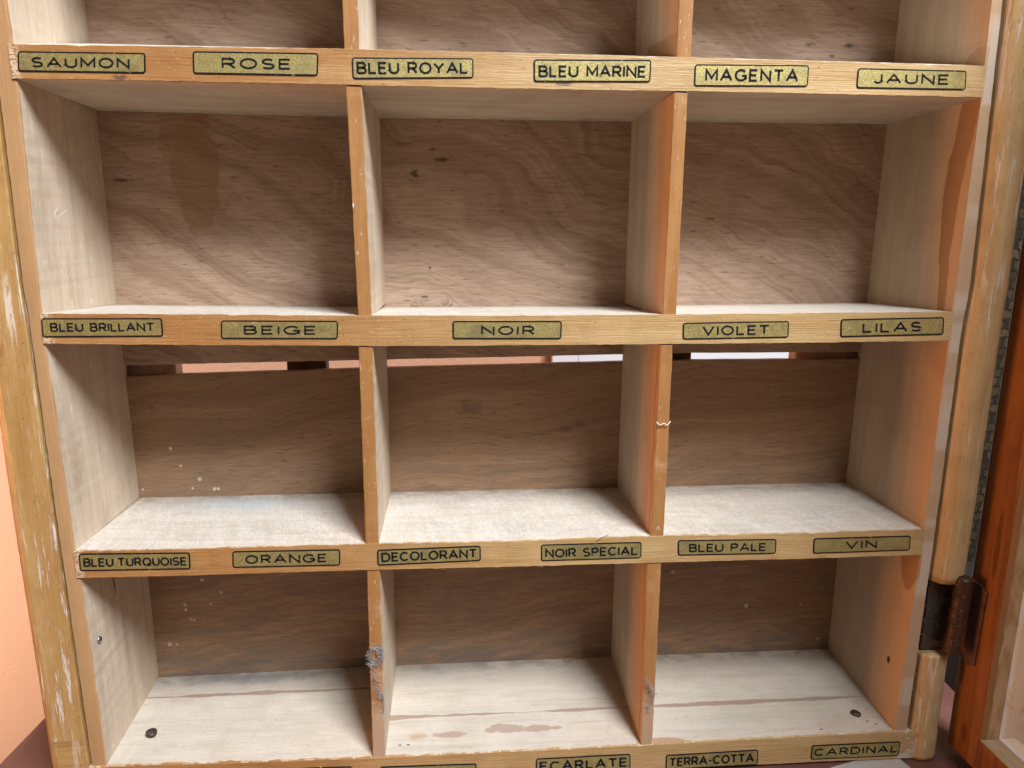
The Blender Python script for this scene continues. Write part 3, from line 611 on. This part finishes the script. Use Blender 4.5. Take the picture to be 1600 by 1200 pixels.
# ---------------------------------------------------------------- labels: gold plates with black frame and letters
def arc(cx, cy, rx, ry, a0, a1, n=9): return [(cx + rx*math.cos(math.radians(a0 + (a1-a0)*i/n)), cy + ry*math.sin(math.radians(a0 + (a1-a0)*i/n))) for i in range(n+1)]
GL = {
 'A': (0.92, [[(0, 0), (0.46, 1), (0.92, 0)], [(0.17, 0.33), (0.75, 0.33)]]),
 'B': (0.70, [[(0, 0), (0, 1), (0.40, 1)] + arc(0.40, 0.765, 0.25, 0.235, 90, -90) + [(0, 0.53)], [(0.40, 0.53)] + arc(0.43, 0.265, 0.27, 0.265, 90, -90) + [(0, 0)]]),
 'C': (0.84, [arc(0.45, 0.5, 0.45, 0.5, 42, 318, 18)]),
 'D': (0.82, [[(0, 0), (0, 1), (0.36, 1)] + arc(0.36, 0.5, 0.46, 0.5, 90, -90, 12) + [(0, 0)]]),
 'E': (0.62, [[(0.62, 1), (0, 1), (0, 0), (0.62, 0)], [(0, 0.52), (0.54, 0.52)]]),
 'G': (0.90, [arc(0.46, 0.5, 0.46, 0.5, 42, 352, 20)[:-1] + [(0.90, 0.16), (0.90, 0.45), (0.54, 0.45)]]),
 'I': (0.0, [[(0, 0), (0, 1)]]),
 'J': (0.46, [[(0.46, 1), (0.46, 0.27)] + arc(0.23, 0.27, 0.23, 0.27, 0, -170, 8)]),
 'L': (0.58, [[(0, 1), (0, 0), (0.58, 0)]]),
 'M': (0.92, [[(0, 0), (0, 1), (0.46, 0.22), (0.92, 1), (0.92, 0)]]),
 'N': (0.78, [[(0, 0), (0, 1), (0.78, 0), (0.78, 1)]]),
 'O': (0.92, [arc(0.46, 0.5, 0.46, 0.5, 90, 450, 26)]),
 'P': (0.66, [[(0, 0), (0, 1), (0.38, 1)] + arc(0.38, 0.73, 0.28, 0.27, 90, -90) + [(0, 0.46)]]),
 'Q': (0.92, [arc(0.46, 0.5, 0.46, 0.5, 90, 450, 26), [(0.56, 0.30), (0.92, -0.06)]]),
 'R': (0.72, [[(0, 0), (0, 1), (0.40, 1)] + arc(0.40, 0.73, 0.28, 0.27, 90, -90) + [(0, 0.46)], [(0.36, 0.46), (0.72, 0)]]),
 'S': (0.68, [arc(0.34, 0.745, 0.32, 0.255, 35, 270, 12) + arc(0.34, 0.25, 0.34, 0.25, 90, -148, 12)[1:]]),
 'T': (0.76, [[(0, 1), (0.76, 1)], [(0.38, 1), (0.38, 0)]]),
 'U': (0.74, [[(0, 1), (0, 0.33)] + arc(0.37, 0.33, 0.37, 0.33, 180, 360, 10) + [(0.74, 1)]]),
 'V': (0.88, [[(0, 1), (0.44, 0), (0.88, 1)]]),
 'Y': (0.84, [[(0, 1), (0.42, 0.46), (0.84, 1)], [(0.42, 0.46), (0.42, 0)]]),
 '-': (0.34, [[(0, 0.42), (0.34, 0.42)]]),
}
def stroke(pts, hw):
    """a ribbon of constant width with mitred joints and square ends"""
    closed = (abs(pts[0][0]-pts[-1][0]) + abs(pts[0][1]-pts[-1][1])) < 1e-7
    P = [Vector(p) for p in pts]
    if closed: P = P[:-1]
    n = len(P); Lr, Rr = [], []
    for i in range(n):
        a = P[i-1] if (i or closed) else None; b = P[(i+1) % n] if (i < n-1 or closed) else None
        d0 = (P[i]-a).normalized() if a is not None else None; d1 = (b-P[i]).normalized() if b is not None else None
        if d0 is None: d0 = d1
        if d1 is None: d1 = d0
        n0 = Vector((-d0.y, d0.x)); n1 = Vector((-d1.y, d1.x)); m = n0 + n1
        if m.length < 0.2: m = n0
        m = m.normalized(); s = hw / max(0.42, m.dot(n0)); c = P[i].copy()
        Lr.append(c + m*s); Rr.append(c - m*s)
    q = []
    for i in range(n if closed else n-1):
        j = (i+1) % n; q.append((Lr[i], Lr[j], Rr[j], Rr[i]))
    return q
def rrect(w, h, r, inset):
    a = []
    for cx, cy, s in ((w-r, h-r, 0), (r, h-r, 90), (r, r, 180), (w-r, r, 270)):
        for t in (0, 22.5, 45, 67.5, 90):
            q = math.radians(s+t); rr = r - inset
            a.append((cx + rr*math.cos(q), cy + rr*math.sin(q)))
    return a
def make_label(text, quad, tb, parent):
    TL, TR, BR, BL = [Vector(q) for q in quad]
    w = ((TR-TL).length + (BR-BL).length)/2; h = ((TL-BL).length + (TR-BR).length)/2
    def mp(x, y, dy):
        u, v = x/w, y/h
        p = BL*(1-u)*(1-v) + BR*u*(1-v) + TR*u*v + TL*(1-u)*v
        return (p.x, dy, p.y)
    bm = bmesh.new()
    outer = rrect(w, h, 0.0012, 0.0)
    a = [bm.verts.new(mp(x, y, -0.00025)) for x, y in outer]; b = [bm.verts.new(mp(x, y, 0.0003)) for x, y in outer]
    bm.faces.new(a)
    for i in range(len(a)): bm.faces.new((a[i], a[(i+1) % len(a)], b[(i+1) % len(a)], b[i]))
    gold = bm.faces.new([bm.verts.new(mp(x, y, -0.00031)) for x, y in rrect(w, h, 0.0012, 0.00058 + R.uniform(-0.00005, 0.00006))]); gold.material_index = 1
    if text:
        x0, x1, t0, t1 = tb; lh = (t1-t0)*h; hw = lh*0.096
        X0, X1, Y0, Y1 = x0*w + hw, x1*w - hw, (1-t1)*h + hw, (1-t0)*h - hw
        words = []; cx = 0.0
        gap = 0.30 if (' ' in text or '-' in text or len(text) > 8) else 0.36
        for ch in text:
            if ch == ' ': cx += 0.40 if 'TURQ' in text else 0.62; continue
            gw, st = GL[ch]
            words.append((cx, st)); cx += gw + gap
        tot = cx - gap; sx = (X1-X0)/tot; sy = Y1-Y0
        for gx, st in words:
            jx, jy = R.uniform(-0.00004, 0.00004), R.uniform(-0.00005, 0.00005)
            for pl in st:
                pp = [(X0 + (gx+px)*sx + jx, Y0 + py*sy + jy) for px, py in pl]
                for f in stroke(pp, hw): bm.faces.new([bm.verts.new(mp(q.x, q.y, -0.00037)) for q in f])
    me = bpy.data.meshes.new('label')
    bm.normal_update()
    for f in bm.faces:
        if f.normal.y > 0.5: f.normal_flip()
    bm.to_mesh(me); bm.free()
    o = link('colour_label', me, [M_INK, M_GOLD], parent)
    o['label'] = ('small gold label lettered ' + text) if text else 'small gold label cut by the lower edge of the photo'
    return o
for i, (t, q, tb) in enumerate(LABELS):
    s = 1 if i < 6 else 2 if i < 11 else 3 if i < 17 else 4
    make_label(t, q, tb, SH[s])

# ---------------------------------------------------------------- nails
def nail(p, axis, r, mat, parent, rise=0.0015, tilt=0.0):
    bm = bmesh.new(); ax = Vector(axis).normalized(); u = ax.orthogonal().normalized(); v = ax.cross(u); secs = []
    for hh, rr in ((-0.004, r*0.38), (rise, r*0.38), (rise, r*0.98), (rise + r*0.35, r), (rise + r*0.55, r*0.7), (rise + r*0.58, 0.0001)):
        secs.append([tuple(Vector(p) + (u*math.cos(t) + v*math.sin(t))*rr*(1 + 0.05*math.sin(3*t)) + ax*(hh + tilt*rr*math.cos(t)) ) for t in [2*math.pi*j/18 for j in range(18)]])
    loft(bm, secs); return link('nail', mesh_of(bm, 'nail'), mat, parent, smooth=True)
nail((0.0140, 0.0203, -0.0302), (0.25, -0.1, 1), 0.0026, M_NAIL, SH[4], 0.0018)['label'] = 'raised rusty nail head on the left'
nail((0.3756, 0.0140, -0.0316), (0, 0, 1), 0.0026, M_NAIL, SH[4], -0.0003)['label'] = 'flush dark nail head on the right'
nail((0.0010, 0.0088, 0.0305), (1, -0.2, 0), 0.0015, M_STEEL, LB, 0.0001)['label'] = 'shiny nail head in the left board'

# ---------------------------------------------------------------- hinge
hinge = one('hinge', lambda bm: box(bm, 0.3984, 0.4122, 0.0028, 0.0050, 0.0118, 0.0500), M_LEAF, cab, bevel=0.0005)
def knuck(bm):
    secs = []
    zs = [0.0142, 0.0150, 0.0222, 0.0224, 0.0226, 0.0302, 0.0304, 0.0306, 0.0378, 0.0380, 0.0382, 0.0455, 0.0457, 0.0459, 0.0535, 0.0545]
    for z in zs:
        t = (z-0.014)/0.040; cx, cy = 0.4094 + 0.0016*t, -0.0035
        rr = 0.0035 if z not in (0.0224, 0.0304, 0.0380, 0.0457) else 0.0031
        if z in (0.0142, 0.0545): rr = 0.0027
        secs.append([(cx + rr*math.cos(a), cy + rr*math.sin(a), z) for a in [2*math.pi*j/24 for j in range(24)]])
    loft(bm, secs)
one('knuckle', knuck, M_KNUC, hinge, bevel=0.0001, smooth=False)
def leaf2(bm):
    pts = [(0.0062, 0.0105), (-0.0030, 0.0060), (-0.0070, 0.0085), (-0.0082, 0.0480), (-0.0040, 0.0500), (0.0062, 0.0495)]
    loft(bm, [[(x, y, z) for y, z in pts] for x in (0.4194, 0.4212)])
one('door_leaf', leaf2, M_RUST, hinge, bevel=0.0003)
# ---------------------------------------------------------------- open door
def stile(bm):
    z0, z1 = -0.0430, 0.392; n = 60
    loft(bm, [[(0.4208 + jz(0.00006), -0.0155, z), (0.4208 + jz(0.00006), 0.0036, z), (0.4222, 0.0052, z), (0.4400, 0.0052, z), (0.4400, -0.0155, z)] for z in [z0 + (z1-z0)*i/n for i in range(n+1)]])
door = one('door', stile, M_DOOR, cab, bevel=0.0005)
door['label'] = 'orange varnished glazed door swung open at right angles'
one('glazing_reveal', lambda bm: box(bm, 0.4212, 0.4330, -0.0163, -0.01552, -0.0262, 0.375), M_REVEAL, door)
one('bottom_rail', lambda bm: box(bm, 0.4209, 0.4400, -0.400, -0.01553, -0.0430, -0.0266), M_DOOR, door, bevel=0.0004)
one('rail_edge', lambda bm: box(bm, 0.4212, 0.4395, -0.400, -0.0164, -0.02655, -0.0259), M_RAILTOP, door)
one('top_rail', lambda bm: box(bm, 0.4209, 0.4400, -0.400, -0.01553, 0.3756, 0.392), M_DOOR, door, bevel=0.0004)
one('outer_stile', lambda bm: box(bm, 0.4208, 0.4400, -0.4201, -0.4002, -0.0430, 0.392), M_DOOR, door, bevel=0.0005)
one('glass_pane', lambda bm: box(bm, 0.4308, 0.4325, -0.398, -0.0164, -0.0258, 0.3755), M_GLASS, door)

# ---------------------------------------------------------------- loose things
def clump(name, path, label, cat, mat, rad=0.0011, n=60, r=0.00012, back=0.0):
    bm = bmesh.new()
    for i in range(n):
        t = R.random()*(len(path)-1); a = Vector(path[int(t)]); b = Vector(path[min(len(path)-1, int(t)+1)]); c = a.lerp(b, t % 1)
        p = c + Vector((R.gauss(0, rad), -abs(R.gauss(0, rad*0.5)), R.gauss(0, rad))); pts = [p]; d = Vector((R.gauss(0, 1), R.gauss(0, 0.5), R.gauss(0, 1))).normalized()
        d = (d + (b-a).normalized()*1.0).normalized()
        for s in range(4):
            d = (d + Vector((R.gauss(0, 0.3), R.gauss(0, 0.15), R.gauss(0, 0.3)))).normalized(); p = p + d*R.uniform(0.0004, 0.0009)
            p.y = min(p.y, 0.0002); pts.append(p)
        tube(bm, pts, r*R.uniform(0.6, 1.6), 4)
    return tag(link(name, mesh_of(bm, name), mat), label, cat, 'dusty webs on the dividers')
clump('cobweb', [(0.1256, -0.0003, 0.0275), (0.1290, -0.0003, 0.0258), (0.1312, -0.0003, 0.0262), (0.1316, -0.0003, 0.0215), (0.1290, -0.0003, 0.0188), (0.1262, -0.0003, 0.0182), (0.1256, -0.0003, 0.0230)],
      'grey dust clump caught on the front edge of the bottom left divider', 'cobweb', M_DUST, 0.0004, 260, 0.00006)
clump('cobweb', [(0.1270, -0.0003, 0.0165), (0.1283, -0.0003, 0.0075), (0.1296, -0.0003, 0.0030), (0.1312, -0.0003, 0.0005), (0.1316, -0.0003, -0.0060)],
      'thin grey dusty streak below the clump on the bottom left divider', 'cobweb', M_DUST, 0.00035, 140, 0.00005)
clump('cobweb', [(0.2574, -0.0003, 0.0048), (0.2590, -0.0003, 0.0005), (0.2600, -0.0003, -0.0018), (0.2620, -0.0003, -0.0045), (0.2606, -0.0003, -0.0085), (0.2584, -0.0003, -0.0135)],
      'wispy pale web on the front edge of the bottom right divider', 'cobweb', M_DUST, 0.0003, 110, 0.00005)
def thread(name, pts, r, mat, label):
    P = [Vector(p) for p in pts]; Q = []
    for i in range(len(P)-1):
        a, b, c, d = P[max(0, i-1)], P[i], P[i+1], P[min(len(P)-1, i+2)]
        for s in range(5):
            t = s/5; Q.append(0.5*((2*b) + (c-a)*t + (2*a-5*b+4*c-d)*t*t + (3*b-a-3*c+d)*t**3))
    Q.append(P[-1]); bm = bmesh.new(); tube(bm, Q, r, 6)
    return tag(link(name, mesh_of(bm, name), mat, smooth=True), label, 'thread', 'stray threads caught on the cabinet')
thread('thread', [(0.2562, -0.0003, 0.1331), (0.2580, -0.0006, 0.1318), (0.2598, -0.0007, 0.1325), (0.2612, -0.0006, 0.1316), (0.2628, -0.0003, 0.1334)], 0.00022, M_WHITE_FIB, 'short white thread snagged on the divider near the VIOLET label')
thread('thread', [(0.2300, 0.0002, 0.0765), (0.2316, -0.0010, 0.0782), (0.2334, -0.0012, 0.0797), (0.2352, 0.0002, 0.0797), (0.2370, 0.0030, 0.0781)], 0.00020, M_WHITE_FIB, 'curled white hair on the shelf edge above the NOIR SPECIAL label')
thread('thread', [(0.2318, 0.0670, 0.1540), (0.2322, 0.0672, 0.1500), (0.2314, 0.0668, 0.1470), (0.2308, 0.0660, 0.1445)], 0.00010, M_DUST, 'fine grey thread hanging across the open slit at the back')
thread('thread', [(0.0040, 0.0200, 0.2240), (0.0008, 0.0160, 0.2205), (0.0004, 0.0190, 0.2245), (0.0004, 0.0235, 0.2228)], 0.00007, M_WHITE_FIB, 'fine white thread stuck to the left board of the second row')
def fibs(bm):
    for i in range(26):
        x = R.choice((0.146, 0.151, 0.159, 0.162, 0.164)) + jz(0.003); p = Vector((x, 0.0655 + jz(0.001), 0.1788 + R.uniform(0, 0.001))); d = Vector((jz(0.002), jz(0.0006), R.uniform(0.0002, 0.0050)))
        tube(bm, [p, p + d*0.6, p + d + Vector((jz(0.0006), 0, 0))], 0.00016, 4)
tag(one('dry_fibres', fibs, M_STRAW), 'tuft of straw coloured fibres at the back of the middle cell', 'fibres')

# ---------------------------------------------------------------- what stands round the cabinet
pp = NT('white_paper'); n = pp.noise(pp.scl(200, 200, 200), 1, 3)
def paperfn(bm):
    q = [(0.3545, -0.0030), (0.3920, 0.006), (0.4300, -0.150), (0.3500, -0.160)]
    loft(bm, [[(x, y, z) for x, y in q] for z in (ZB - 0.0002, ZB + 0.0001)])
tag(one('paper_sheet', paperfn, pp.out(pp.mix(n, (0.46, 0.43, 0.40), (0.34, 0.31, 0.30)), 0.6, 0.3)), 'creased whitish paper lying on the table under the cabinet', 'paper')
wb = NT('white_gloss'); n = wb.noise(wb.scl(12, 12, 12), 1, 3)
def wbfn(bm): loft(bm, [[(x, 0.405 + 0.085*t, -0.748 + 1.05*t), (x, 0.421 + 0.083*t - 0.006, -0.748 + 1.05*t)] + [(x + 0.34, 0.421 + 0.083*t - 0.006, -0.748 + 1.05*t), (x + 0.34, 0.405 + 0.085*t, -0.748 + 1.05*t)] for x, t in ((0.2735, 0.0), (0.2735, 1.0))])
tag(one('white_board', wbfn, wb.out(wb.mix(n, (0.70, 0.70, 0.73), (0.66, 0.66, 0.70)), 0.4, 0.4), bevel=0.002), 'plain white board leaning on the peach wall behind the cabinet', 'board')
chair = bpy.data.objects.new('armchair', None); COL.objects.link(chair); chair.location = (0.95, 0.25, -0.75)
tag(chair, 'armchair in dark flecked tweed behind the open door', 'armchair')
M_TWEED = mat_tweed(); M_GREY = simple('grey_cloth', (0.032, 0.029, 0.024), 0.9, 0.2, 0, 0.3, (300, 300, 300), 0.6, 0.0005)
one('backrest', lambda bm: box(bm, 0.635, 1.30, 0.335, 0.455, -0.30, 0.52), M_TWEED, chair, bevel=0.035, seg=4, smooth=True)
one('seat', lambda bm: box(bm, 0.630, 1.30, -0.05, 0.330, -0.30, -0.095), M_GREY, chair, bevel=0.03, seg=4, smooth=True)
one('base', lambda bm: box(bm, 0.645, 1.29, -0.03, 0.44, -0.68, -0.303), M_GREY, chair, bevel=0.01)
for lx, ly in ((0.68, 0.0), (1.25, 0.0), (1.25, 0.40), (0.68, 0.40)):
    one('foot', lambda bm: box(bm, lx-0.02, lx+0.02, ly-0.02, ly+0.02, -0.7495, -0.681), M_BATTEN, chair, bevel=0.003)
